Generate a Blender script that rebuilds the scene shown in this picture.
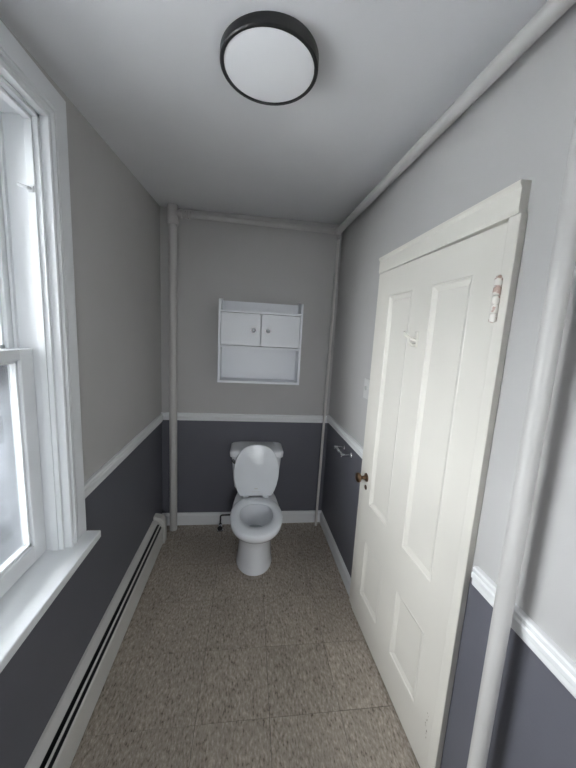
import bpy, bmesh, math, random
from mathutils import Vector, Matrix
random.seed(4)
for o in list(bpy.data.objects): bpy.data.objects.remove(o)
sc = bpy.context.scene
C = sc.collection
PI = math.pi

# ------------------------------------------------------------------ camera
HC = 1.588                                  # eye height
cam_d = bpy.data.cameras.new('camera'); cam = bpy.data.objects.new('camera', cam_d); C.objects.link(cam)
cam_d.sensor_fit = 'VERTICAL'; cam_d.sensor_height = 36.0; cam_d.lens = 313.9/768*36.0
cam_d.clip_start = 0.02
R3 = ((0.99149783, 0.03424699, 0.12553562), (-0.11867397, -0.15771146, 0.9803283), (0.0533717, -0.9868912, -0.15230634))
cam.matrix_world = Matrix([(r[0], -r[1], -r[2], t) for r, t in zip(R3, (0, 0, HC))] + [(0, 0, 0, 1)])
sc.camera = cam

# ------------------------------------------------------------------ room constants (metres)
YB, YF = 2.467, -1.15                       # back wall, wall behind the viewer
XL, XR, KR = -0.6585, 0.669, 0.0165         # left wall, right wall (runs very slightly out of square)
RAIL = 0.925
WY0, WY1, WZ0, WZ1 = 0.36, 1.155, 0.76, 2.21  # window opening

# ------------------------------------------------------------------ world, light, exposure
w = bpy.data.worlds.new('overcast_sky'); sc.world = w; w.use_nodes = True
wb = w.node_tree.nodes['Background']
wb.inputs[0].default_value = (0.93, 0.965, 1.0, 1); wb.inputs[1].default_value = 12.0
pl = bpy.data.lights.new('window_portal', 'AREA'); pl.shape = 'RECTANGLE'; pl.size = WZ1-WZ0; pl.size_y = WY1-WY0
pl.cycles.is_portal = True
po = bpy.data.objects.new('window_portal', pl); C.objects.link(po)
po.location = (XL-0.215, (WY0+WY1)/2, (WZ0+WZ1)/2); po.rotation_euler = (0, -PI/2, 0)
VX0, VX1, VZ0, VZ1 = 0.0, 0.40, 0.95, 1.95    # opening of the added, unseen window behind the viewer
pl2 = bpy.data.lights.new('added_window_portal', 'AREA'); pl2.shape = 'RECTANGLE'; pl2.size = VX1-VX0; pl2.size_y = VZ1-VZ0
pl2.cycles.is_portal = True
po2 = bpy.data.objects.new('added_window_portal', pl2); C.objects.link(po2)
po2.location = ((VX0+VX1)/2, YF-0.14, (VZ0+VZ1)/2); po2.rotation_euler = (PI/2, 0, 0)
sc.view_settings.view_transform = 'Standard'; sc.view_settings.look = 'None'
sc.view_settings.gamma = 1.0; sc.view_settings.use_curve_mapping = False
sc.view_settings.exposure = 1.37

# ------------------------------------------------------------------ materials
def mat(name, col, rough=0.5, metal=0.0, vary=0.06, vscale=6.0, bump=0.0, bscale=120.0, spec=0.5, coat=0.0):
    m = bpy.data.materials.new(name); m.use_nodes = True
    nt = m.node_tree; b = nt.nodes['Principled BSDF']
    b.inputs['Roughness'].default_value = rough; b.inputs['Metallic'].default_value = metal
    b.inputs['Specular IOR Level'].default_value = spec; b.inputs['Coat Weight'].default_value = coat
    tc = nt.nodes.new('ShaderNodeTexCoord')
    n = nt.nodes.new('ShaderNodeTexNoise'); n.inputs['Scale'].default_value = vscale; n.inputs['Detail'].default_value = 4
    nt.links.new(tc.outputs['Object'], n.inputs['Vector'])
    mx = nt.nodes.new('ShaderNodeMix'); mx.data_type = 'RGBA'
    mx.inputs[6].default_value = (*[c*(1-vary) for c in col], 1); mx.inputs[7].default_value = (*[min(1, c*(1+vary)) for c in col], 1)
    nt.links.new(n.outputs['Fac'], mx.inputs[0]); nt.links.new(mx.outputs[2], b.inputs['Base Color'])
    if bump:
        n2 = nt.nodes.new('ShaderNodeTexNoise'); n2.inputs['Scale'].default_value = bscale; n2.inputs['Detail'].default_value = 3
        nt.links.new(tc.outputs['Object'], n2.inputs['Vector'])
        bp = nt.nodes.new('ShaderNodeBump'); bp.inputs['Strength'].default_value = bump; bp.inputs['Distance'].default_value = 0.002
        nt.links.new(n2.outputs['Fac'], bp.inputs['Height']); nt.links.new(bp.outputs[0], b.inputs['Normal'])
    return m
M = {}
M['upper'] = mat('pale_grey_wall_paint', (0.474, 0.467, 0.462), 0.6, bump=0.12, vary=0.03)
M['lower'] = mat('charcoal_wall_paint', (0.120, 0.122, 0.145), 0.5, bump=0.12, vary=0.04)
M['ceil'] = mat('ceiling_paint', (0.735, 0.737, 0.76), 0.7, bump=0.1, vary=0.03)
M['trim'] = mat('white_trim_paint', (0.78, 0.79, 0.80), 0.38, vary=0.03)
M['door'] = mat('warm_white_door_paint', (0.735, 0.71, 0.652), 0.38, vary=0.03, bump=0.05, bscale=40)
M['pipe'] = mat('pipe_paint', (0.515, 0.504, 0.492), 0.4, vary=0.04)
M['pale_pipe'] = mat('drop_pipe_paint', (0.64, 0.62, 0.60), 0.4)
M['switch'] = mat('switch_plastic', (0.58, 0.58, 0.57), 0.4)
M['china'] = mat('vitreous_china', (0.86, 0.88, 0.92), 0.12, vary=0.01, coat=0.4)
M['seat'] = mat('seat_plastic', (0.84, 0.87, 0.91), 0.25, vary=0.01)
M['lam'] = mat('white_laminate', (0.78, 0.80, 0.84), 0.35, vary=0.01)
M['chrome'] = mat('chrome', (0.75, 0.75, 0.76), 0.15, metal=1.0, vary=0.02)
M['nickel'] = mat('dark_nickel', (0.22, 0.22, 0.23), 0.25, metal=1.0)
M['brass'] = mat('worn_brass', (0.20, 0.125, 0.08), 0.28, metal=1.0, vary=0.25, vscale=60)
M['dark'] = mat('dark_metal', (0.03, 0.03, 0.032), 0.4, vary=0.1)
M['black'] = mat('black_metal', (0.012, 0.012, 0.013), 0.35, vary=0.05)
M['heater'] = mat('heater_enamel', (0.665, 0.655, 0.63), 0.42, vary=0.04)
M['diff'] = mat('opal_diffuser', (0.88, 0.885, 0.91), 0.35, vary=0.01)
M['grout'] = mat('floor_joint', (0.05, 0.043, 0.036), 0.9)
M['winpaint'] = mat('window_paint', (0.78, 0.80, 0.82), 0.4, vary=0.03)
M['alu'] = mat('storm_frame_enamel', (0.72, 0.74, 0.77), 0.4, vary=0.04)
M['putty'] = mat('old_putty', (0.42, 0.38, 0.32), 0.8, vary=0.35, vscale=30)
M['snow'] = mat('ground_gravel', (0.50, 0.50, 0.50), 0.9, vary=0.3, vscale=1.5)
M['siding'] = mat('neighbour_siding', (0.50, 0.51, 0.52), 0.7, vary=0.05)
M['roof'] = mat('neighbour_roof', (0.04, 0.04, 0.043), 0.8, vary=0.2)

def hinge_mat():
    m = mat('chipped_hinge_paint', (0.78, 0.75, 0.70), 0.45); nt = m.node_tree; b = nt.nodes['Principled BSDF']
    src = b.inputs['Base Color'].links[0].from_socket
    n = nt.nodes.new('ShaderNodeTexNoise'); n.inputs['Scale'].default_value = 55
    tc = nt.nodes.new('ShaderNodeTexCoord'); nt.links.new(tc.outputs['Object'], n.inputs['Vector'])
    r = nt.nodes.new('ShaderNodeValToRGB'); r.color_ramp.elements[0].position = 0.52; r.color_ramp.elements[1].position = 0.60
    nt.links.new(n.outputs['Fac'], r.inputs[0])
    mx = nt.nodes.new('ShaderNodeMix'); mx.data_type = 'RGBA'; mx.inputs[7].default_value = (0.50, 0.36, 0.31, 1)
    nt.links.new(r.outputs[0], mx.inputs[0]); nt.links.new(src, mx.inputs[6]); nt.links.new(mx.outputs[2], b.inputs['Base Color'])
    return m
M['hinge'] = hinge_mat()

def tile_mat():
    m = bpy.data.materials.new('flecked_vinyl_tile'); m.use_nodes = True
    nt = m.node_tree; b = nt.nodes['Principled BSDF']; L = nt.links.new
    b.inputs['Roughness'].default_value = 0.42; b.inputs['Specular IOR Level'].default_value = 0.4
    tc = nt.nodes.new('ShaderNodeTexCoord'); oi = nt.nodes.new('ShaderNodeObjectInfo')
    ad = nt.nodes.new('ShaderNodeVectorMath'); ad.operation = 'MULTIPLY_ADD'
    cb = nt.nodes.new('ShaderNodeCombineXYZ'); ml = nt.nodes.new('ShaderNodeMath'); ml.operation = 'MULTIPLY'; ml.inputs[1].default_value = 37.0
    L(oi.outputs['Random'], ml.inputs[0]); L(ml.outputs[0], cb.inputs[2]); 
    ad.inputs[1].default_value = (1, 1, 0); L(tc.outputs['Object'], ad.inputs[0]); L(cb.outputs[0], ad.inputs[2])
    mp = nt.nodes.new('ShaderNodeMapping'); mp.inputs['Scale'].default_value = (115, 48, 1); mp.inputs['Rotation'].default_value = (0, 0, 0.25)
    L(ad.outputs[0], mp.inputs[0])
    n = nt.nodes.new('ShaderNodeTexNoise'); n.inputs['Scale'].default_value = 1.0; n.inputs['Detail'].default_value = 3; n.inputs['Roughness'].default_value = 0.65
    L(mp.outputs[0], n.inputs['Vector'])
    r = nt.nodes.new('ShaderNodeValToRGB'); e = r.color_ramp.elements
    e[0].position = 0.30; e[0].color = (0.13, 0.105, 0.082, 1)
    e[1].position = 0.42; e[1].color = (0.335, 0.29, 0.24, 1)
    x = e.new(0.56); x.color = (0.412, 0.362, 0.31, 1)
    x = e.new(0.70); x.color = (0.58, 0.52, 0.45, 1)
    L(n.outputs['Fac'], r.inputs[0])
    n2 = nt.nodes.new('ShaderNodeTexNoise'); n2.inputs['Scale'].default_value = 7; L(ad.outputs[0], n2.inputs['Vector'])
    mr = nt.nodes.new('ShaderNodeMapRange'); mr.inputs[3].default_value = 0.86; mr.inputs[4].default_value = 1.12; L(n2.outputs['Fac'], mr.inputs[0])
    m2 = nt.nodes.new('ShaderNodeMapRange'); m2.inputs[3].default_value = 0.95; m2.inputs[4].default_value = 1.05; L(oi.outputs['Random'], m2.inputs[0])
    mm = nt.nodes.new('ShaderNodeMath'); mm.operation = 'MULTIPLY'; L(mr.outputs[0], mm.inputs[0]); L(m2.outputs[0], mm.inputs[1])
    vm = nt.nodes.new('ShaderNodeVectorMath'); vm.operation = 'SCALE'; L(r.outputs[0], vm.inputs[0]); L(mm.outputs[0], vm.inputs['Scale'])
    L(vm.outputs[0], b.inputs['Base Color'])
    return m
M['tile'] = tile_mat()

def glass_mat(name, dirt):
    m = bpy.data.materials.new(name); m.use_nodes = True
    nt = m.node_tree; L = nt.links.new; nt.nodes.remove(nt.nodes['Principled BSDF']); out = nt.nodes['Material Output']
    tr = nt.nodes.new('ShaderNodeBsdfTransparent'); tr.inputs[0].default_value = (0.97, 0.97, 0.965, 1)
    gl = nt.nodes.new('ShaderNodeBsdfGlossy'); gl.inputs['Roughness'].default_value = 0.02
    fr = nt.nodes.new('ShaderNodeFresnel'); fr.inputs[0].default_value = 1.45
    m1 = nt.nodes.new('ShaderNodeMixShader'); L(fr.outputs[0], m1.inputs[0]); L(tr.outputs[0], m1.inputs[1]); L(gl.outputs[0], m1.inputs[2])
    tl = nt.nodes.new('ShaderNodeBsdfTranslucent'); tl.inputs[0].default_value = (0.5, 0.53, 0.57, 1)
    tc = nt.nodes.new('ShaderNodeTexCoord'); n = nt.nodes.new('ShaderNodeTexNoise'); n.inputs['Scale'].default_value = 9; n.inputs['Detail'].default_value = 5
    L(tc.outputs['Object'], n.inputs['Vector'])
    mr = nt.nodes.new('ShaderNodeMapRange'); mr.inputs[1].default_value = 0.35; mr.inputs[2].default_value = 0.7
    mr.inputs[3].default_value = dirt*0.4; mr.inputs[4].default_value = dirt; L(n.outputs['Fac'], mr.inputs[0])
    m2 = nt.nodes.new('ShaderNodeMixShader'); L(mr.outputs[0], m2.inputs[0]); L(m1.outputs[0], m2.inputs[1]); L(tl.outputs[0], m2.inputs[2])
    L(m2.outputs[0], out.inputs[0]); return m
M['glass'] = glass_mat('window_glass', 0.05)
M['dirty'] = glass_mat('grimy_glass', 0.10)
def water_mat():
    m = mat('bowl_water', (0.45, 0.50, 0.53), 0.03, vary=0.0); return m
M['water'] = water_mat()

# ------------------------------------------------------------------ mesh helpers
ID = lambda x, y, z: (x, y, z)
def RW(o, y, z): return (XR + KR*(YB-y) - o, y, z)            # right-wall frame: o = distance into the room
DHY, DOFF, DK = 0.828, 0.004, 0.0345                           # door hinge line; the door stands a couple of degrees open
def DW(o, y, z): return RW(o + DOFF + (y-DHY)*DK, y, z)

def box(bm, x0, x1, y0, y1, z0, z1, f=ID, mi=0, bev=0.0):
    x0, x1 = sorted((x0, x1)); y0, y1 = sorted((y0, y1)); z0, z1 = sorted((z0, z1))
    b = bmesh.new()
    vs = [b.verts.new((x, y, z)) for x in (x0, x1) for y in (y0, y1) for z in (z0, z1)]
    for q in ((0, 1, 3, 2), (4, 6, 7, 5), (0, 4, 5, 1), (2, 3, 7, 6), (0, 2, 6, 4), (1, 5, 7, 3)): b.faces.new([vs[i] for i in q])
    if bev: bmesh.ops.bevel(b, geom=list(b.edges), offset=bev, segments=2, profile=0.5, affect='EDGES')
    mp = {}
    for v in b.verts: mp[v] = bm.verts.new(f(*v.co))
    for fc in b.faces:
        n = bm.faces.new([mp[v] for v in fc.verts]); n.material_index = mi
    b.free()
def loft(bm, rings, closed=True, cap0=True, cap1=True, mi=0, loop=False):
    R = [[bm.verts.new(p) for p in r] for r in rings]; n = len(R[0])
    pairs = list(zip(R, R[1:])) + ([(R[-1], R[0])] if loop else [])
    for a, b in pairs:
        for i in range(n if closed else n-1):
            j = (i+1) % n; bm.faces.new((a[i], a[j], b[j], b[i])).material_index = mi
    if not loop:
        if cap0: bm.faces.new(list(reversed(R[0]))).material_index = mi
        if cap1: bm.faces.new(R[-1]).material_index = mi
def tube(bm, pts, r, seg=20, f=ID, mi=0):
    P = [Vector(p) for p in pts]; rings = []
    rr = r if isinstance(r, (list, tuple)) else [r]*len(P)
    up = None
    for i, p in enumerate(P):
        t = ((P[min(i+1, len(P)-1)]-p).normalized() + (p-P[max(i-1, 0)]).normalized()).normalized() if 0 < i < len(P)-1 else (P[min(i+1, len(P)-1)]-P[max(i-1, 0)]).normalized()
        if up is None: up = Vector((0, 0, 1)) if abs(t.z) < 0.9 else Vector((1, 0, 0))
        a = (up - t*up.dot(t)).normalized(); up = a; b = t.cross(a)
        rings.append([f(*(p + a*math.cos(k*2*PI/seg)*rr[i] + b*math.sin(k*2*PI/seg)*rr[i])) for k in range(seg)])
    loft(bm, rings, mi=mi)
def lathe(bm, prof, origin, axis, seg=32, f=ID, mi=0):        # prof: (distance along axis, radius)
    o = Vector(origin); t = Vector(axis).normalized()
    u = Vector((0, 0, 1)) if abs(t.z) < 0.9 else Vector((1, 0, 0)); a = (u - t*u.dot(t)).normalized(); b = t.cross(a)
    loft(bm, [[f(*(o + t*d + a*math.cos(k*2*PI/seg)*r + b*math.sin(k*2*PI/seg)*r)) for k in range(seg)] for d, r in prof], mi=mi)
def prism(bm, poly, fn, a, b, mi=0):                          # poly of 2-D points; fn(u, v, s) -> point; swept s = a..b
    loft(bm, [[fn(u, v, a) for u, v in poly], [fn(u, v, b) for u, v in poly]], mi=mi)
def arc(p0, p1, c, n=6):
    out = []
    for i in range(n+1):
        t = i/n; out.append(tuple((1-t)**2*a + 2*t*(1-t)*q + t*t*b for a, q, b in zip(p0, c, p1)))
    return out
def obj(name, bm, m, parent=None, smooth=None, label=None):
    bmesh.ops.recalc_face_normals(bm, faces=bm.faces)
    me = bpy.data.meshes.new(name); bm.to_mesh(me); bm.free()
    for x in (m if isinstance(m, (list, tuple)) else [m]): me.materials.append(M[x])
    if smooth is not None:
        for p in me.polygons: p.use_smooth = True
        me.set_sharp_from_angle(angle=math.radians(smooth))
    o = bpy.data.objects.new(name, me); C.objects.link(o)
    if parent is not None:
        o.parent = parent                                   # part meshes keep world coordinates
        if parent.type == 'EMPTY': o.matrix_parent_inverse = Matrix.Translation(parent.location).inverted()
    if label: o['label'] = label
    return o
def tag(o, label, cat, kind=None, group=None):
    o['label'] = label; o['category'] = cat
    if kind: o['kind'] = kind
    if group: o['group'] = group
    return o
def empty(name, loc, label, cat, kind=None, group=None):
    o = bpy.data.objects.new(name, None); C.objects.link(o); o.location = loc; o.empty_display_size = 0.05
    return tag(o, label, cat, kind, group)
B = bmesh.new

# ------------------------------------------------------------------ setting: floor with tiles
TS = 0.305
bm = B(); box(bm, XL-0.02, XR+0.09, YF-0.02, YB+0.02, -0.08, -0.004)
floor = tag(obj('floor', bm, 'grout'), 'brown flecked vinyl tile floor of the narrow washroom', 'floor', 'structure')
x_or, y_or = 0.137, 1.385
full = None; nx0 = math.floor((XL-x_or)/TS); ny0 = math.floor((YF-y_or)/TS)
for i in range(nx0, nx0+7):
    for j in range(ny0, ny0+14):
        x0, y0 = x_or+i*TS, y_or+j*TS
        ax, bx_, ay, by_ = max(x0, XL), min(x0+TS, XR+KR*(YB-y0-TS/2)), max(y0, YF), min(y0+TS, YB)
        if bx_-ax < 0.01 or by_-ay < 0.01: continue
        g = 0.0009; cx, cy = x0+TS/2, y0+TS/2
        isf = (bx_-ax) > TS-1e-6 and (by_-ay) > TS-1e-6
        if isf and full: me = full
        else:
            bm = B(); box(bm, ax-cx+g, bx_-cx-g, ay-cy+g, by_-cy-g, -0.004, 0.0)
            bmesh.ops.recalc_face_normals(bm, faces=bm.faces)
            me = bpy.data.meshes.new('tile'); bm.to_mesh(me); bm.free(); me.materials.append(M['tile'])
            if isf: full = me
        t = bpy.data.objects.new('tile', me); C.objects.link(t); t.parent = floor
        t.location = (cx, cy, random.uniform(-0.0003, 0.0003))

# ------------------------------------------------------------------ ceiling (sags towards the window side, as in the photo)
def zc(x, y):
    u = (x-XL)/(XR-XL); s = 0.062*(1-u)+0.018*u
    return 2.437 - s*(YB-max(y, 0.1))
bm = B(); nx, ny = 10, 16
def cgrid(dz):
    return [[bm.verts.new((XL-0.15+(XR-XL+0.32)*i/nx, YF-0.1+(YB-YF+0.2)*j/ny, zc(XL-0.15+(XR-XL+0.32)*i/nx, YF-0.1+(YB-YF+0.2)*j/ny)+dz)) for i in range(nx+1)] for j in range(ny+1)]
lo, hi = cgrid(0), cgrid(0.08)
for j in range(ny):
    for i in range(nx):
        bm.faces.new((lo[j][i], lo[j+1][i], lo[j+1][i+1], lo[j][i+1])); bm.faces.new((hi[j][i], hi[j][i+1], hi[j+1][i+1], hi[j+1][i]))
for j in range(ny):
    for i in (0, nx): bm.faces.new((lo[j][i], hi[j][i], hi[j+1][i], lo[j+1][i]))
for i in range(nx):
    for j in (0, ny): bm.faces.new((lo[j][i], lo[j][i+1], hi[j][i+1], hi[j][i]))
tag(obj('ceiling', bm, 'ceil', smooth=30), 'pale grey painted ceiling sagging a little on the window side', 'ceiling', 'structure')

# ------------------------------------------------------------------ walls, two paint colours meeting behind the chair rail
ZT = 2.50
def wseg(bm, a0, a1, b0, b1, z0, z1, f=ID):
    if z0 < RAIL-0.03 < z1:
        box(bm, a0, a1, b0, b1, z0, RAIL-0.03, f, 1); box(bm, a0, a1, b0, b1, RAIL-0.03, z1, f, 0)
    else: box(bm, a0, a1, b0, b1, z0, z1, f, 1 if z1 < RAIL else 0)
TH = 0.20
bm = B()
wseg(bm, XL-TH, XL, YF-0.1, WY0, -0.08, ZT-0.1); wseg(bm, XL-TH, XL, WY1, YB, -0.08, ZT)
wseg(bm, XL-TH, XL, WY0, WY1, -0.08, WZ0-0.02); wseg(bm, XL-TH, XL, WY0, WY1, WZ1, ZT-0.05)
tag(obj('wall_left', bm, ['upper', 'lower']), 'left wall with the window, pale grey above dark charcoal', 'wall', 'structure')
bm = B(); wseg(bm, XL-TH, XR+0.2, YB, YB+0.12, -0.08, ZT)
tag(obj('wall_back', bm, ['upper', 'lower']), 'far wall behind the toilet, pale grey above charcoal', 'wall', 'structure')
DY0, DY1, DZ1 = 0.828, 1.580, 1.930
bm = B()
wseg(bm, -0.14, -0.075, YF-0.1, YB, -0.08, ZT, RW)
wseg(bm, -0.075, 0, YF-0.1, DY0-0.004, -0.08, ZT, RW); wseg(bm, -0.075, 0, DY1+0.004, YB, -0.08, ZT, RW)
wseg(bm, -0.075, 0, DY0-0.004, DY1+0.004, DZ1+0.004, ZT, RW)
tag(obj('wall_right', bm, ['upper', 'lower']), 'right wall with the white door, pale grey above charcoal', 'wall', 'structure')
bm = B()
for a, b_, q0, q1 in ((XL-TH, VX0, -0.08, ZT), (VX1, XR+0.2, -0.08, ZT), (VX0, VX1, -0.08, VZ0), (VX0, VX1, VZ1, ZT)): wseg(bm, a, b_, YF-0.12, YF, q0, q1)
tag(obj('wall_front', bm, ['upper', 'lower']), 'wall behind the viewer closing the room', 'wall', 'structure')

# chair rails and baseboards: moulded profiles
rail_p = [(0, -0.030), (0.011, -0.030), (0.013, -0.024), (0.013, -0.010), (0.018, -0.004), (0.019, 0.008), (0.015, 0.014), (0.017, 0.019), (0.017, 0.026), (0.013, 0.030), (0, 0.030)]
base_p = [(0, 0.0), (0.013, 0.0), (0.013, 0.080), (0.011, 0.088), (0.006, 0.094), (0.005, 0.102), (0, 0.105)]
def run(name, poly, fn, a, b, z, label, cat='trim', m='trim'):
    bm = B(); prism(bm, [(u, v+z) for u, v in poly], fn, a, b)
    return tag(obj(name, bm, m), label, cat, 'structure')
fl = lambda u, v, s: (XL+u, s, v)
fb = lambda u, v, s: (s, YB-u, v)
fr = lambda u, v, s: RW(u, s, v)
run('trim_1', rail_p, fl, 1.262, YB-0.02, RAIL-0.012, 'white chair rail on the left wall beyond the window')
run('trim_2', rail_p, fl, YF, WY0-0.108, RAIL-0.012, 'white chair rail on the left wall near the viewer')
run('trim_3', rail_p, fb, XL, XR, RAIL-0.004, 'white chair rail across the far wall')
run('trim_4', rail_p, fr, 1.646, YB-0.02, RAIL+0.008, 'white chair rail on the right wall between far corner and door')
run('trim_5', rail_p, fr, YF, 0.763, RAIL-0.014, 'white chair rail on the right wall on the near side of the door')
run('baseboard_back', base_p, fb, XL, XR, 0, 'white baseboard along the far wall behind the toilet', 'baseboard')
run('baseboard_right', base_p, fr, 1.646, YB-0.014, 0, 'white baseboard on the right wall between corner and door', 'baseboard')
o = run('baseboard_right', base_p, fr, YF, 0.763, 0, 'white baseboard on the right wall on the near side of the door', 'baseboard')

# ------------------------------------------------------------------ window
win = empty('window_1', (XL, (WY0+WY1)/2, WZ0), 'white double-hung window with deep sill in the left wall', 'window', 'structure')
def casing_far(y_in, s):    # stepped casing profile; s = +1 leads away from the opening
    return [(0, 0), (0.024, 0), (0.026, 0.004), (0.026, 0.012), (0.020, 0.015), (0.020, 0.020), (0.029, 0.024), (0.029, 0.032), (0.020, 0.036), (0.018, 0.044), (0.023, 0.047), (0.023, 0.107), (0, 0.107)]
prof = casing_far(0, 1)
zt_f = WZ1+0.107
bm = B()
loft(bm, [[(XL+u, WY1+v, WZ0) for u, v in prof], [(XL+u, WY1+v, WZ1+v) for u, v in prof]])
obj('casing', bm, 'winpaint', win)
bm = B()
loft(bm, [[(XL+u, WY0-v, WZ0) for u, v in prof], [(XL+u, WY0-v, WZ1+v) for u, v in prof]])
obj('casing', bm, 'winpaint', win)
bm = B()
loft(bm, [[(XL+u, WY1+v, WZ1+v) for u, v in prof], [(XL+u, WY0-v, WZ1+v) for u, v in prof]])
obj('head_casing', bm, 'winpaint', win)
bm = B(); box(bm, XL-0.13, XL+0.080, WY0-0.107, WY1+0.105, WZ0-0.030, WZ0, bev=0.004)
obj('stool', bm, 'winpaint', win)
bm = B()                                                   # jamb lining: sides and head
box(bm, XL-TH, XL, WY1-0.012, WY1, WZ0, WZ1); box(bm, XL-TH, XL, WY0, WY0+0.012, WZ0, WZ1); box(bm, XL-TH, XL, WY0, WY1, WZ1-0.012, WZ1)
obj('jamb', bm, 'winpaint', win)
for ya, yb_, yc, yd in ((WY1-0.024, WY1-0.012, WY1-0.018, WY1-0.012), (WY0+0.012, WY0+0.024, WY0+0.012, WY0+0.018)):
    bm = B(); box(bm, XL-0.036, XL-0.014, yc, yd, WZ0, WZ1-0.012, bev=0.0015); obj('stop_bead', bm, 'winpaint', win)
    bm = B(); box(bm, XL-0.104, XL-0.096, ya, yb_, WZ0, WZ1-0.012); obj('parting_bead', bm, 'winpaint', win)
bm = B(); box(bm, XL-0.036, XL-0.014, WY0+0.012, WY1-0.012, WZ1-0.024, WZ1-0.012, bev=0.003); obj('stop_bead', bm, 'winpaint', win)
def sash(name, xo, xi, z0, z1, bot, top, gl, st=0.060):
    ya, yb_ = WY0+0.014, WY1-0.014
    bm = B()
    box(bm, xo, xi, ya, ya+st, z0, z1, bev=0.003); box(bm, xo, xi, yb_-st, yb_, z0, z1, bev=0.003)
    box(bm, xo+0.001, xi-0.001, ya+st-0.003, yb_-st+0.003, z0, z0+bot, bev=0.003); box(bm, xo+0.001, xi-0.001, ya+st-0.003, yb_-st+0.003, z1-top, z1, bev=0.003)
    s = obj(name, bm, 'winpaint', win)
    xm = (xo+xi)/2
    bm = B()                                               # glazing bead, stepped inside the sash
    for (y0, y1, q0, q1) in ((ya+st, ya+st+0.010, z0+bot, z1-top), (yb_-st-0.010, yb_-st, z0+bot, z1-top), (ya+st, yb_-st, z0+bot, z0+bot+0.010), (ya+st, yb_-st, z1-top-0.010, z1-top)):
        box(bm, xm-0.001, xi-0.010, y0, y1, q0, q1)
    b_ = obj('glazing_bead', bm, 'winpaint'); b_.parent = s
    bm = B(); box(bm, xm-0.004, xm-0.001, ya+st-0.004, yb_-st+0.004, z0+bot-0.004, z1-top+0.004)
    p = obj('pane', bm, gl); p.parent = s
    return s
ls = sash('lower_sash', XL-0.094, XL-0.055, WZ0+0.002, 1.500, 0.062, 0.034, 'dirty')
us = sash('upper_sash', XL-0.144, XL-0.106, 1.466, WZ1-0.014, 0.034, 0.05, 'glass', 0.032)
bm = B(); yq = WY1-0.40                                     # sash lift on the bottom rail
box(bm, XL-0.055, XL-0.051, yq, yq+0.07, WZ0+0.022, WZ0+0.044, bev=0.0015); box(bm, XL-0.053, XL-0.035, yq+0.004, yq+0.066, WZ0+0.038, WZ0+0.046, bev=0.002)
q = obj('sash_lift', bm, 'winpaint'); q.parent = ls
bm = B()                                                   # little cleat on the far stop bead
zq, yq = 1.990, WY1-0.018
box(bm, XL-0.034, XL-0.016, yq-0.006, yq, zq-0.010, zq+0.010, bev=0.002)
tube(bm, [(XL-0.025, yq, zq), (XL-0.030, yq-0.012, zq), (XL-0.042, yq-0.014, zq+0.003), (XL-0.054, yq-0.012, zq+0.008)], [0.007, 0.006, 0.0055, 0.0045], 10)
obj('cleat', bm, 'winpaint', win, smooth=40)
bm = B()                                                   # outside storm window: frame with middle rail
xs0, xs1 = XL-TH-0.004, XL-TH+0.022
for (y0, y1, q0, q1) in ((WY0+0.012, WY0+0.062, WZ0, WZ1-0.012), (WY1-0.062, WY1-0.012, WZ0, WZ1-0.012), (WY0+0.012, WY1-0.012, WZ0, WZ0+0.05), (WY0+0.012, WY1-0.012, WZ1-0.06, WZ1-0.012), (WY0+0.012, WY1-0.012, 1.45, 1.49)):
    box(bm, xs0, xs1, y0, y1, q0, q1, bev=0.002)
sf = obj('storm_frame', bm, 'alu', win)
for q0, q1 in ((WZ0+0.05, 1.45), (1.49, WZ1-0.06)):
    bm = B(); box(bm, xs0+0.010, xs0+0.013, WY0+0.060, WY1-0.060, q0-0.002, q1+0.002)
    p = obj('pane', bm, 'glass'); p.parent = sf
bm = B(); box(bm, XL-TH-0.05, XL-0.13, WY0, WY1, WZ0-0.05, WZ0-0.012); obj('outer_sill', bm, 'putty', win)

# unseen window added behind the viewer to let in more daylight
win2 = empty('added_window', ((VX0+VX1)/2, YF, VZ0), 'plain white window added unseen behind the viewer for fill daylight', 'window', 'structure')
bm = B()
for a, b_, q0, q1 in ((VX0-0.08, VX0, VZ0-0.08, VZ1+0.08), (VX1, VX1+0.08, VZ0-0.08, VZ1+0.08), (VX0, VX1, VZ0-0.08, VZ0), (VX0, VX1, VZ1, VZ1+0.08)): box(bm, a, b_, YF, YF+0.02, q0, q1)
obj('casing', bm, 'winpaint', win2)
bm = B(); zm = (VZ0+VZ1)/2
for a, b_, q0, q1 in ((VX0, VX0+0.05, VZ0, VZ1), (VX1-0.05, VX1, VZ0, VZ1), (VX0+0.05, VX1-0.05, VZ0, VZ0+0.06), (VX0+0.05, VX1-0.05, VZ1-0.05, VZ1), (VX0+0.05, VX1-0.05, zm-0.02, zm+0.02)): box(bm, a, b_, YF-0.08, YF-0.04, q0, q1)
sf2 = obj('sash_frame', bm, 'winpaint', win2)
for q0, q1 in ((VZ0+0.06, zm-0.02), (zm+0.02, VZ1-0.05)):
    bm = B(); box(bm, VX0+0.048, VX1-0.048, YF-0.062, YF-0.059, q0-0.002, q1+0.002); obj('pane', bm, 'glass', sf2)

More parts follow.
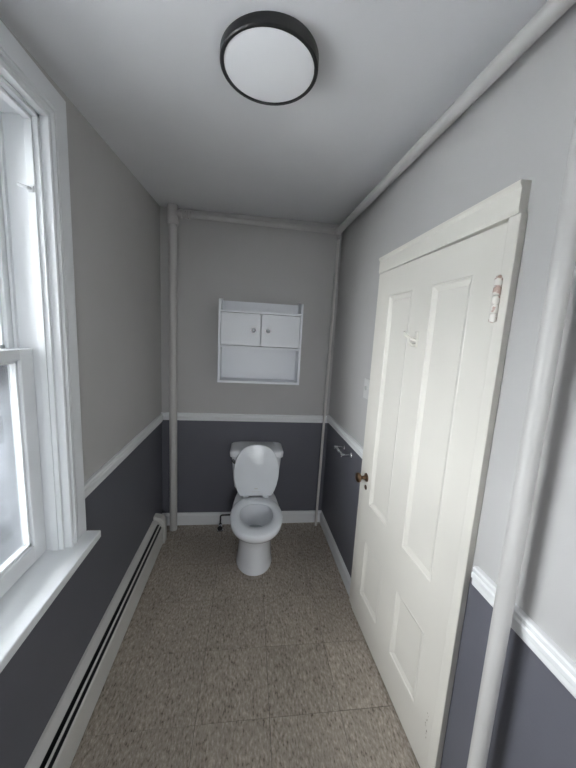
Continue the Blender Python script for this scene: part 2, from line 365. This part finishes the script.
# outside: ground and the pale house across the yard
bm = B(); box(bm, -40, XL-TH-0.02, YF-0.13, 30, -0.9, -0.8); box(bm, -40, 40, -25, YF-0.13, -0.9, -0.8)
tag(obj('yard_ground', bm, 'snow'), 'grey yard outside the window', 'ground', 'structure')
nh = empty('neighbour_house', (-7.5, 3.0, -0.8), 'pale clapboard house across the yard outside the window', 'house')
bm = B(); box(bm, -13, -7.45, -3, 9, -0.8, 2.4)
loft(bm, [[(-7.45, -3, 2.4), (-13, -3, 2.4), (-10.2, -3, 4.1)], [(-7.45, 9, 2.4), (-13, 9, 2.4), (-10.2, 9, 4.1)]])
obj('body', bm, 'siding', nh)
cb = None
for k in range(20):
    z = -0.75+k*0.155
    if cb is None:
        bm = B(); prism(bm, [(0, 0), (0.028, 0), (0.008, 0.157), (0, 0.157)], lambda u, v, s: (u, s, v), -6, 6)
        cb = obj('clapboard', bm, 'siding', nh); c = cb
        cb.matrix_parent_inverse = Matrix.Identity(4)
    else:
        c = cb.copy(); C.objects.link(c)
    c.location = (0.05, 0.0, z+0.8)
bm = B()
for s in (-1, 1):
    loft(bm, [[(-10.2, -3.3, 4.15), (-10.2+s*3.1, -3.3, 2.30), (-10.2+s*3.1, -3.3, 2.42), (-10.2, -3.3, 4.27)], [(-10.2, 9.3, 4.15), (-10.2+s*3.1, 9.3, 2.30), (-10.2+s*3.1, 9.3, 2.42), (-10.2, 9.3, 4.27)]])
obj('roof', bm, 'roof', nh)

M['shed'] = mat('added_shed_boards', (0.028, 0.032, 0.042), 0.7, vary=0.3, vscale=3)  # shed added only to keep the view through the lower pane dark
sh = empty('added_shed', (-2.4, 2.9, -0.8), 'dark board shed added in the yard to darken the lower pane view', 'shed')
dv = Vector((-0.80, -0.60, 0)); nv = Vector((0.60, -0.80, 0)); oc = Vector((-2.05, 2.75, -0.8))
def SW(u, n, z): return tuple(oc + dv*u + nv*n + Vector((0, 0, z)))
bm = B(); box(bm, -1.0, 1.0, -1.4, 0, 0, 2.15, SW); obj('body', bm, 'shed', sh)
bm = B(); loft(bm, [[SW(-1.1, 0.12, 2.10), SW(-1.1, -1.5, 2.45), SW(-1.1, -1.5, 2.52), SW(-1.1, 0.12, 2.17)], [SW(1.1, 0.12, 2.10), SW(1.1, -1.5, 2.45), SW(1.1, -1.5, 2.52), SW(1.1, 0.12, 2.17)]]); obj('roof', bm, 'roof', sh)
for k in range(14):
    bm = B(); box(bm, -0.99+k*0.1416, -0.99+k*0.1416+0.134, 0.001, 0.018, 0, 2.12, SW); obj('board', bm, 'shed', sh)

# ------------------------------------------------------------------ door
door = empty('door_1', RW(0, (DY0+DY1)/2, 0), 'white four-panel door standing slightly ajar in the right wall', 'door', 'structure')
def doorpart(name, bm, m, parent=door, smooth=None, label=None):
    return obj(name, bm, m, parent, smooth, label)
QA, QB, QC, QD = 0.946, 1.155, 1.286, 1.490; Z1, Z2, Z3, Z4 = 0.190, 0.515, 0.718, 1.806
panels = [(QC, QD, Z3, Z4), (QA, QB, Z3, Z4), (QC, QD, Z1, Z2), (QA, QB, Z1, Z2)]
sy0, sy1, sz0, sz1 = DY0+0.003, DY1-0.004, 0.012, DZ1-0.004
bm = B()
box(bm, -0.035, 0, sy0, QA, sz0, sz1, DW); box(bm, -0.035, 0, QD, sy1, sz0, sz1, DW)
for z0, z1 in ((sz0, Z1), (Z2, Z3), (Z4, sz1)): box(bm, -0.035, 0, QA, QD, z0, z1, DW)
for z0, z1 in ((Z1, Z2), (Z3, Z4)): box(bm, -0.035, 0, QB, QC, z0, z1, DW)
slab = doorpart('slab', bm, 'door')
for (y0, y1, z0, z1) in panels:
    bm = B()
    def rr(i, o): return [DW(o, y0+i, z0+i), DW(o, y1-i, z0+i), DW(o, y1-i, z1-i), DW(o, y0+i, z1-i)]
    loft(bm, [rr(0, -0.030), rr(0, 0.0), rr(0.003, 0.0012), rr(0.007, 0.0), rr(0.009, -0.003), rr(0.025, -0.0085), rr(0.027, -0.0095), rr(0.029, -0.0095)])
    doorpart('panel', bm, 'door', slab)
def knuckle(z0, z1):
    bm = B(); y = DY0-0.010; n = 5; h = (z1-z0)/n
    for i in range(n):
        lathe(bm, [(0, 0.006), (0.0012, 0.006), (0.0014, 0.0092), (0.003, 0.0102), (h-0.003, 0.0102), (h-0.0014, 0.0092), (h-0.0012, 0.006), (h, 0.006)], (0.027, y, z0+i*h), (0, 0, 1), 14, RW)
    lathe(bm, [(0, 0.006), (0.004, 0.007), (0.007, 0.003)], (0.027, y, z1), (0, 0, 1), 12, RW)
    box(bm, 0.004, 0.018, y-0.003, y+0.018, z0, z1, RW)
    return doorpart('hinge', bm, 'hinge', slab, 40, 'paint-chipped butt hinge')
knuckle(1.655, 1.775)
# knob with rose and keyhole plate
ky, kz = 1.545, 0.848
bm = B(); lathe(bm, [(0, 0.024), (0.004, 0.023), (0.007, 0.012), (0.022, 0.009), (0.030, 0.012), (0.036, 0.022), (0.044, 0.027), (0.052, 0.026), (0.058, 0.019), (0.060, 0.008)], (0, ky, kz), (1, 0, 0), 24, DW)
doorpart('knob', bm, 'brass', slab, 50, 'worn brown metal door knob')
bm = B(); lathe(bm, [(0, 0.013), (0.003, 0.013), (0.004, 0.010)], (0, ky-0.004, kz-0.055), (1, 0, 0), 16, DW)
doorpart('keyhole_plate', bm, 'brass', slab, 50, 'small dark keyhole plate')
# coat hook on the middle stile
hy, hz = 1.218, 1.602
bm = B(); box(bm, 0, 0.004, hy-0.012, hy+0.012, hz-0.034, hz+0.030, DW, bev=0.0015)
tube(bm, [(0.003, hy, hz-0.022), (0.020, hy, hz-0.024), (0.034, hy, hz-0.012), (0.036, hy, hz+0.004)], [0.006, 0.0055, 0.005, 0.0055], 10, DW)
tube(bm, [(0.003, hy, hz-0.005), (0.022, hy, hz+0.000), (0.046, hy, hz+0.012), (0.058, hy, hz+0.026)], [0.006, 0.0055, 0.005, 0.006], 10, DW)
doorpart('coat_hook', bm, 'door', slab, 40)
bm = B()
for k in range(9):
    z = 0.16+k*0.012+random.uniform(-.004, .004); y = 0.868+random.uniform(-.006, .006)
    box(bm, 0, 0.0004, y, y+random.uniform(0.002, 0.006), z, z+random.uniform(0.002, 0.008), DW)
doorpart('scuff', bm, 'putty', slab)
# casing
bm = B(); box(bm, 0, 0.022, DY1-0.002, 1.643, 0, DZ1, RW, bev=0.003); doorpart('casing', bm, 'door')
bm = B(); box(bm, 0, 0.022, 0.783, DY0-0.006, 0, DZ1, RW, bev=0.003); doorpart('casing', bm, 'door')
bm = B(); prism(bm, [(0, DZ1+0.001), (0.022, DZ1+0.001), (0.024, DZ1+0.010), (0.024, DZ1+0.062), (0.030, DZ1+0.072), (0.030, DZ1+0.080), (0, DZ1+0.080)], lambda u, v, s: RW(u, s, v), 0.790, 1.648)
doorpart('header', bm, 'door')
bm = B()
box(bm, -0.073, -0.0005, DY1-0.001, DY1+0.003, 0, DZ1, RW); box(bm, -0.073, -0.0005, DY0-0.003, DY0+0.001, 0, DZ1, RW); box(bm, -0.073, -0.0005, DY0, DY1, DZ1, DZ1+0.003, RW)
doorpart('jamb', bm, 'door')

# ------------------------------------------------------------------ toilet
TX = 0.083
toilet = empty('toilet', (TX, 2.05, 0), 'white two-piece toilet with the lid raised, seat down', 'toilet')
def egg(z, yf, yb, ym, hw, n=48, pf=2.0, pb=2.4, cx=TX):
    out = []
    for k in range(n):
        a = 2*PI*k/n; c, s = math.cos(a), math.sin(a)
        p = pf if s < 0 else pb
        x = hw*math.copysign(abs(c)**(2/p), c); y = (ym-yf)*math.copysign(abs(s)**(2/p), s) if s < 0 else (yb-ym)*abs(s)**(2/p)
        out.append((cx+x, ym+y, z))
    return out
bm = B()
outer = [(0.0, 1.868, 2.36, 2.03, .124), (0.010, 1.866, 2.36, 2.03, .126), (0.022, 1.870, 2.36, 2.03, .122), (0.06, 1.872, 2.355, 2.03, .118), (0.12, 1.874, 2.35, 2.03, .114), (0.19, 1.874, 2.35, 2.02, .111),
         (0.235, 1.862, 2.36, 2.01, .113), (0.265, 1.832, 2.38, 1.98, .124), (0.295, 1.790, 2.40, 1.95, .140), (0.325, 1.742, 2.42, 1.93, .157), (0.355, 1.712, 2.43, 1.92, .167), (0.380, 1.700, 2.43, 1.92, .169), (0.390, 1.706, 2.425, 1.92, .164),
         (0.392, 1.735, 2.20, 1.92, .140), (0.388, 1.762, 2.10, 1.92, .122), (0.36, 1.764, 2.09, 1.92, .120), (0.32, 1.785, 2.085, 1.93, .108), (0.27, 1.83, 2.07, 1.95, .085), (0.22, 1.88, 2.05, 1.97, .058), (0.19, 1.92, 2.02, 1.97, .035)]
loft(bm, [egg(*s) for s in outer])
obj('bowl', bm, 'china', toilet, 60)
bm = B(); loft(bm, [egg(0.245, 1.852, 2.062, 1.955, .073), egg(0.247, 1.852, 2.062, 1.955, .073)]); obj('water', bm, 'water', toilet)
bm = B()
ring = [(0.396, 1.690, 2.145, 1.915, .166), (0.400, 1.683, 2.150, 1.915, .172), (0.408, 1.684, 2.150, 1.915, .171), (0.415, 1.695, 2.140, 1.915, .160), (0.417, 1.735, 2.105, 1.92, .133), (0.412, 1.778, 2.070, 1.925, .111), (0.404, 1.784, 2.064, 1.925, .107), (0.396, 1.780, 2.068, 1.925, .110)]
loft(bm, [egg(*s) for s in ring], loop=True)
obj('seat', bm, 'seat', toilet, 60)
def roundrect(z, x0, x1, y0, y1, r, n=6, bow=0.0):
    out = []
    for cx, cy, a0 in ((x1-r, y1-r, 0), (x0+r, y1-r, PI/2), (x0+r, y0+r, PI), (x1-r, y0+r, 1.5*PI)):
        for k in range(n+1):
            a = a0+k/n*PI/2; out.append([cx+r*math.cos(a), cy+r*math.sin(a), z])
    # bowed front edge
    m = (x0+x1)/2; hw = (x1-x0)/2
    res = []
    for i, p in enumerate(out):
        if p[1] < (y0+y1)/2: p[1] -= bow*(1-((p[0]-m)/hw)**2)
        res.append(tuple(p))
    # add points along the front for the bow
    k = 3*(n+1)
    f = [(x0+r+(x1-x0-2*r)*t/8, y0-bow*(1-((x0+r+(x1-x0-2*r)*t/8-m)/hw)**2), z) for t in range(1, 8)]
    return res[:k]+f+res[k:]
bm = B()
loft(bm, [roundrect(z, TX-h, TX+h, yf, 2.452, 0.03, bow=0.010) for z, h, yf in ((0.385, .135, 2.30), (0.395, .152, 2.285), (0.42, .165, 2.278), (0.50, .174, 2.272), (0.60, .183, 2.266), (0.672, .189, 2.262))])
obj('tank', bm, 'china', toilet, 50)
bm = B()
loft(bm, [roundrect(z, TX-h, TX+h, yf, 2.458, 0.03, bow=0.014) for z, h, yf in ((0.668, .196, 2.256), (0.672, .201, 2.250), (0.706, .203, 2.248), (0.716, .199, 2.252), (0.722, .186, 2.266), (0.724, .15, 2.30))])
obj('tank_lid', bm, 'china', toilet, 50)
# lid, raised and leaning on the tank
pw = [(0, .112), (.012, .124), (.04, .138), (.08, .152), (.13, .163), (.18, .1665), (.23, .162), (.28, .148), (.32, .126), (.345, .104), (.362, .078), (.372, .050), (.377, .022)]
def lidring(sc_, th):
    right = [(wd*sc_ if i else wd*sc_, s) for i, (s, wd) in enumerate(pw)]
    pts = [(x, 0.188+(s-0.188)*sc_) for x, s in right]
    pts = pts + [(-x, s) for x, s in reversed(pts)]
    out = []
    L0 = Vector((TX, 2.172, 0.408)); d = Vector((0, 0.062, 0.385)).normalized(); nrm = Vector((0, -d.z, d.y))
    for x, s in pts: out.append(tuple(L0 + Vector((x, 0, 0)) + d*s + nrm*th))
    return out
bm = B(); loft(bm, [lidring(.96, -.010), lidring(.99, -.008), lidring(1, -.002), lidring(1, .003), lidring(.985, .008), lidring(.95, .010)]); obj('lid', bm, 'seat', toilet, 40)
lid = bpy.data.objects['lid']
bm = B(); Lp = lambda x, s, t: tuple(Vector((TX, 2.172, 0.408)) + Vector((x, 0, 0)) + Vector((0, 0.062, 0.385)).normalized()*s + Vector((0, -0.385, 0.062)).normalized()*t)
box(bm, -0.012, 0.012, 0.052, 0.058, 0.0095, 0.0105, Lp); box(bm, -0.030, 0.030, 0.030, 0.0325, 0.0095, 0.0104, Lp)
q = obj('maker_mark', bm, 'heater'); q.parent = lid
for s in (-1, 1):
    bm = B(); tube(bm, [(TX+s*0.052, 2.165, 0.407), (TX+s*0.092, 2.165, 0.407)], 0.011, 14); box(bm, TX+s*0.055, TX+s*0.09, 2.15, 2.18, 0.392, 0.405, bev=0.003)
    obj('hinge', bm, 'seat', toilet, 40)
    bm = B(); lathe(bm, [(0, 0.015), (0.008, 0.014), (0.014, 0.008), (0.016, 0.002)], (TX+s*0.105, 2.10, 0.018), (0, 0, 1), 16)
    obj('bolt_cap', bm, 'china', toilet, 40)
bm = B(); lathe(bm, [(0, 0.014), (0.004, 0.014), (0.008, 0.007)], (TX-0.172, 2.268, 0.640), (0, -1, 0), 16)
tube(bm, [(TX-0.172, 2.262, 0.640), (TX-0.172, 2.247, 0.638), (TX-0.166, 2.240, 0.634), (TX-0.130, 2.234, 0.612)], [0.006, 0.006, 0.006, 0.007], 12)
obj('flush_lever', bm, 'nickel', toilet, 40)
# water supply
sv = empty('supply_valve', (-0.185, 2.375, 0), 'dark supply stop valve on the floor left of the toilet', 'valve')
bm = B(); lathe(bm, [(0, 0.026), (0.003, 0.026), (0.008, 0.012)], (-0.185, 2.375, 0.0005), (0, 0, 1), 20)
lathe(bm, [(0.006, 0.008), (0.040, 0.008)], (-0.185, 2.375, 0), (0, 0, 1), 14)
lathe(bm, [(0.022, 0.013), (0.026, 0.017), (0.052, 0.017), (0.058, 0.012)], (-0.185, 2.375, 0), (0, 0, 1), 16)
obj('valve_body', bm, 'chrome', sv, 40)
bm = B(); lathe(bm, [(0.010, 0.006), (0.026, 0.006), (0.027, 0.018), (0.034, 0.020), (0.036, 0.014)], (-0.185, 2.375, 0.038), (0, -1, 0), 16)
obj('handle', bm, 'black', sv, 40)
bm = B(); tube(bm, [(-0.185, 2.375, 0.055), (-0.185, 2.375, 0.115)] + arc((-0.185, 2.375, 0.115), (-0.168, 2.375, 0.132), (-0.185, 2.375, 0.132)) + [(-0.10, 2.375, 0.135), (-0.045, 2.372, 0.16), (-0.045, 2.37, 0.25), (-0.045, 2.37, 0.380)], 0.0068, 10)
obj('supply_line', bm, 'dark', sv, 50)

# ------------------------------------------------------------------ wall cabinet
CX0, CX1, CYF, CYB = -0.224, 0.378, 2.300, YB-0.001
cab = empty('wall_cabinet', ((CX0+CX1)/2, CYB, 1.22), 'white two-door wall cabinet with open shelf above the toilet', 'cabinet')
for s, x in ((0, CX0), (1, CX1-0.016)):
    bm = B(); prism(bm, [(CYB, 1.225), (CYF, 1.225), (CYF, 1.798), (CYF+0.004, 1.812), (CYF+0.014, 1.819), (CYB, 1.836)], lambda u, v, t: (t, u, v), x, x+0.016); obj('side_panel', bm, 'lam', cab)
xi0, xi1 = CX0+0.016, CX1-0.016
bm = B(); box(bm, xi0, xi1, CYB-0.008, CYB, 1.240, 1.822); obj('back_panel', bm, 'lam', cab)
for n, z0, z1, yf in (('top_shelf', 1.731, 1.747, CYF), ('middle_shelf', 1.480, 1.496, CYF), ('bottom_shelf', 1.225, 1.241, CYF)):
    bm = B(); box(bm, xi0, xi1, yf, CYB-0.008, z0, z1, bev=0.001); obj(n, bm, 'lam', cab)
xm = (xi0+xi1)/2
for x0, x1, kx in ((xi0+0.003, xm-0.0025, xm-0.052), (xm+0.0025, xi1-0.003, xm+0.052)):
    bm = B(); box(bm, x0, x1, CYF+0.001, CYF+0.016, 1.500, 1.727, bev=0.0012); d = obj('cabinet_door', bm, 'lam', cab)
    bm = B(); lathe(bm, [(0, 0.012), (0.003, 0.012), (0.005, 0.006), (0.012, 0.006), (0.016, 0.013), (0.020, 0.015), (0.023, 0.012), (0.0225, 0.007), (0.020, 0.005), (0.0195, 0.001)], (kx, CYF+0.001, 1.612), (0, -1, 0), 20)
    k = obj('knob', bm, 'nickel', None, 40); k.parent = d

# ------------------------------------------------------------------ ceiling light
LX, LY = 0.030, 1.050
lz = zc(LX, LY)
cl = empty('ceiling_light', (LX, LY, lz), 'round flat ceiling light with black rim and white diffuser', 'light')
RO, RI, ZB = 0.142, 0.131, lz-0.034
bm = B(); n = 64
prof = [(RO-0.004, lz+0.004), (RO, lz-0.002), (RO, ZB+0.003), (RO-0.003, ZB), (RI+0.002, ZB), (RI, ZB+0.003), (RI, lz+0.004)]
loft(bm, [[(LX+r*math.cos(2*PI*k/n), LY+r*math.sin(2*PI*k/n), z) for k in range(n)] for r, z in prof], loop=True)
obj('rim', bm, 'black', cl, 40)
bm = B(); lathe(bm, [(0, RI-0.0005), (0.004, RI-0.0005), (0.0055, RI-0.006), (0.008, RI*0.6), (0.009, RI*0.2)], (LX, LY, ZB+0.008), (0, 0, -1), 64)
obj('diffuser', bm, 'diff', cl, 40)

# ------------------------------------------------------------------ baseboard heater
HY0, HY1 = -0.6, 2.265
ht = empty('baseboard_heater', (XL+0.035, (HY0+HY1)/2, 0), 'long grey-white baseboard heater under the window along left wall', 'heater')
def hprism(name, poly, a, b, m='heater'):
    bm = B(); prism(bm, poly, lambda u, v, s: (XL+u, s, v), a, b); return obj(name, bm, m, ht)
hprism('back_plate', [(0.001, 0.012), (0.004, 0.012), (0.004, 0.196), (0.040, 0.186), (0.041, 0.189), (0.012, 0.2), (0.001, 0.2)], HY0, HY1-0.056)
hprism('damper', [(0.050, 0.172), (0.056, 0.166), (0.058, 0.168), (0.052, 0.175)], HY0, HY1-0.053)
hprism('front_cover', [(0.064, 0.150), (0.070, 0.146), (0.072, 0.142), (0.072, 0.020), (0.064, 0.012), (0.062, 0.014), (0.069, 0.022), (0.069, 0.141), (0.063, 0.147)], HY0, HY1-0.053)
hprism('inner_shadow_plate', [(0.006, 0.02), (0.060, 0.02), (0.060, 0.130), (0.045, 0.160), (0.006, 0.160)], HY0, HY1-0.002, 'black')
bm = B(); prism(bm, [(0.001, 0.004), (0.080, 0.004), (0.082, 0.150), (0.075, 0.186), (0.056, 0.210), (0.012, 0.220), (0.001, 0.220)], lambda u, v, s: (XL+u, s, v), HY1-0.045, HY1+0.012)
bmesh.ops.bevel(bm, geom=[e for e in bm.edges], offset=0.002, segments=1, affect='EDGES'); obj('end_cap', bm, 'heater', ht)
bm = B(); prism(bm, [(0.001, 0.004), (0.076, 0.004), (0.077, 0.146), (0.070, 0.176), (0.052, 0.198), (0.012, 0.208), (0.001, 0.208)], lambda u, v, s: (XL+u, s, v), HY0-0.012, HY0+0.045)
obj('end_cap', bm, 'heater', ht)

# ------------------------------------------------------------------ pipes
def pipe(name, loc, label): return empty(name, loc, label, 'pipe')
PX, PY = -0.557, 2.405
p1 = pipe('riser_pipe', (PX, PY, 0), 'pale grey painted riser pipe in the far left corner')
bm = B(); tube(bm, [(PX, PY, 0.0), (PX, PY, 2.32)], 0.029, 24); obj('tube', bm, 'pipe', p1, 40)
bm = B(); lathe(bm, [(2.30, 0.033), (2.304, 0.038), (2.330, 0.038), (2.334, 0.035), (2.40, 0.035), (2.437, 0.035)], (PX, PY, 0), (0, 0, 1), 24)
lathe(bm, [(0, 0.026), (0.045, 0.026), (0.047, 0.030), (0.062, 0.030)], (PX, PY, 2.378), (1, 0, 0), 20); obj('elbow', bm, 'pipe', p1, 40)
CXr, CYr = 0.617, 2.412
p2 = pipe('ceiling_pipe', ((PX+CXr)/2, PY, 2.395), 'thin painted pipe running across the far wall under the ceiling')
bm = B(); tube(bm, [(PX+0.06, PY, 2.378), (CXr, CYr, 2.367)], 0.0185, 20); obj('tube', bm, 'pipe', p2, 40)
bm = B()
for a, b_ in ((0.066, 0.088), (0.092, 0.104), (0.108, 0.122)): lathe(bm, [(a, 0.022), (a+0.002, 0.026), (b_-0.002, 0.026), (b_, 0.022)], (PX, PY, 2.378), (1, 0, -0.0085), 8 if a < 0.07 else 20)
obj('union_fitting', bm, 'pipe', p2, 40)
p3 = pipe('ceiling_pipe', RW(0.052, 0.9, 2.34), 'thick painted pipe running along the right wall under the ceiling')
e0, e1 = Vector(RW(0.050, CYr-0.03, 2.364)), Vector(RW(0.050, 0.62, 2.336))
bm = B(); tube(bm, [tuple(e0), tuple(e1)], 0.0225, 24); obj('tube', bm, 'pipe', p3, 40)
bm = B(); tube(bm, [(CXr-0.03, CYr, 2.367), (CXr-0.004, CYr, 2.367)] + arc((CXr-0.004, CYr, 2.367), (CXr+0.002, CYr-0.03, 2.364), (CXr+0.004, CYr, 2.367)) + [tuple(e0 + (e1-e0).normalized()*0.03)], 0.0245, 20); obj('elbow', bm, 'pipe', p3, 40)
p4 = pipe('drop_pipe', (0.610, 2.405, 0), 'slim painted drop pipe in the far right corner')
bm = B(); tube(bm, [(0.634, 2.425, 2.355), (0.612, 2.410, 0.0)], 0.0105, 16); obj('tube', bm, 'pale_pipe', p4, 40)
bm = B(); lathe(bm, [(0, 0.012), (0.004, 0.016), (0.03, 0.016), (0.034, 0.012)], (0.6335, 2.4245, 2.315), (0.009, 0.006, 1), 16); obj('collar', bm, 'pipe', p4, 40)
bpx = RW(0.056, 0.602, 0)
p5 = pipe('riser_pipe', bpx, 'pale grey painted riser pipe close to the viewer beside the door')
bm = B(); tube(bm, [bpx, (bpx[0], bpx[1]+0.018, 2.30)] + arc((bpx[0], bpx[1]+0.018, 2.30), (bpx[0]+0.003, 0.655, 2.336), (bpx[0], bpx[1]+0.018, 2.336)), 0.020, 28); obj('tube', bm, 'pipe', p5, 40)
bm = B(); lathe(bm, [(0, 0.040), (0.004, 0.040), (0.009, 0.024)], bpx, (0, 0, 1), 24); obj('floor_collar', bm, 'pipe', p5, 40)

# ------------------------------------------------------------------ light switch, paper holder
sw = empty('light_switch', RW(0, 1.718, 1.31), 'white light switch plate on right wall beside door casing', 'switch')
bm = B(); box(bm, 0, 0.006, 1.683, 1.755, 1.252, 1.368, RW, bev=0.002); obj('plate', bm, 'switch', sw)
bm = B(); prism(bm, [(0.005, 1.296), (0.009, 1.300), (0.016, 1.318), (0.013, 1.324), (0.005, 1.322)], lambda u, v, s: RW(u, s, v), 1.713, 1.725); obj('toggle', bm, 'switch', sw)
tp = empty('paper_holder', RW(0, 1.945, 0.845), 'empty chrome toilet paper holder on charcoal wall by the door', 'holder')
for y in (2.015, 1.868):
    bm = B(); lathe(bm, [(0, 0.020), (0.005, 0.020), (0.009, 0.010), (0.045, 0.009), (0.050, 0.012), (0.070, 0.012), (0.074, 0.008)], (0, y, 0.845), (1, 0, 0), 18, RW); obj('post', bm, 'chrome', tp, 40)
bm = B(); tube(bm, [(0.060, 2.005, 0.845), (0.060, 1.985, 0.845), (0.060, 1.983, 0.845), (0.060, 1.940, 0.845), (0.060, 1.938, 0.845), (0.060, 1.878, 0.845)], [0.006, 0.006, 0.011, 0.011, 0.009, 0.009], 16, RW); obj('roller', bm, 'chrome', tp, 40)
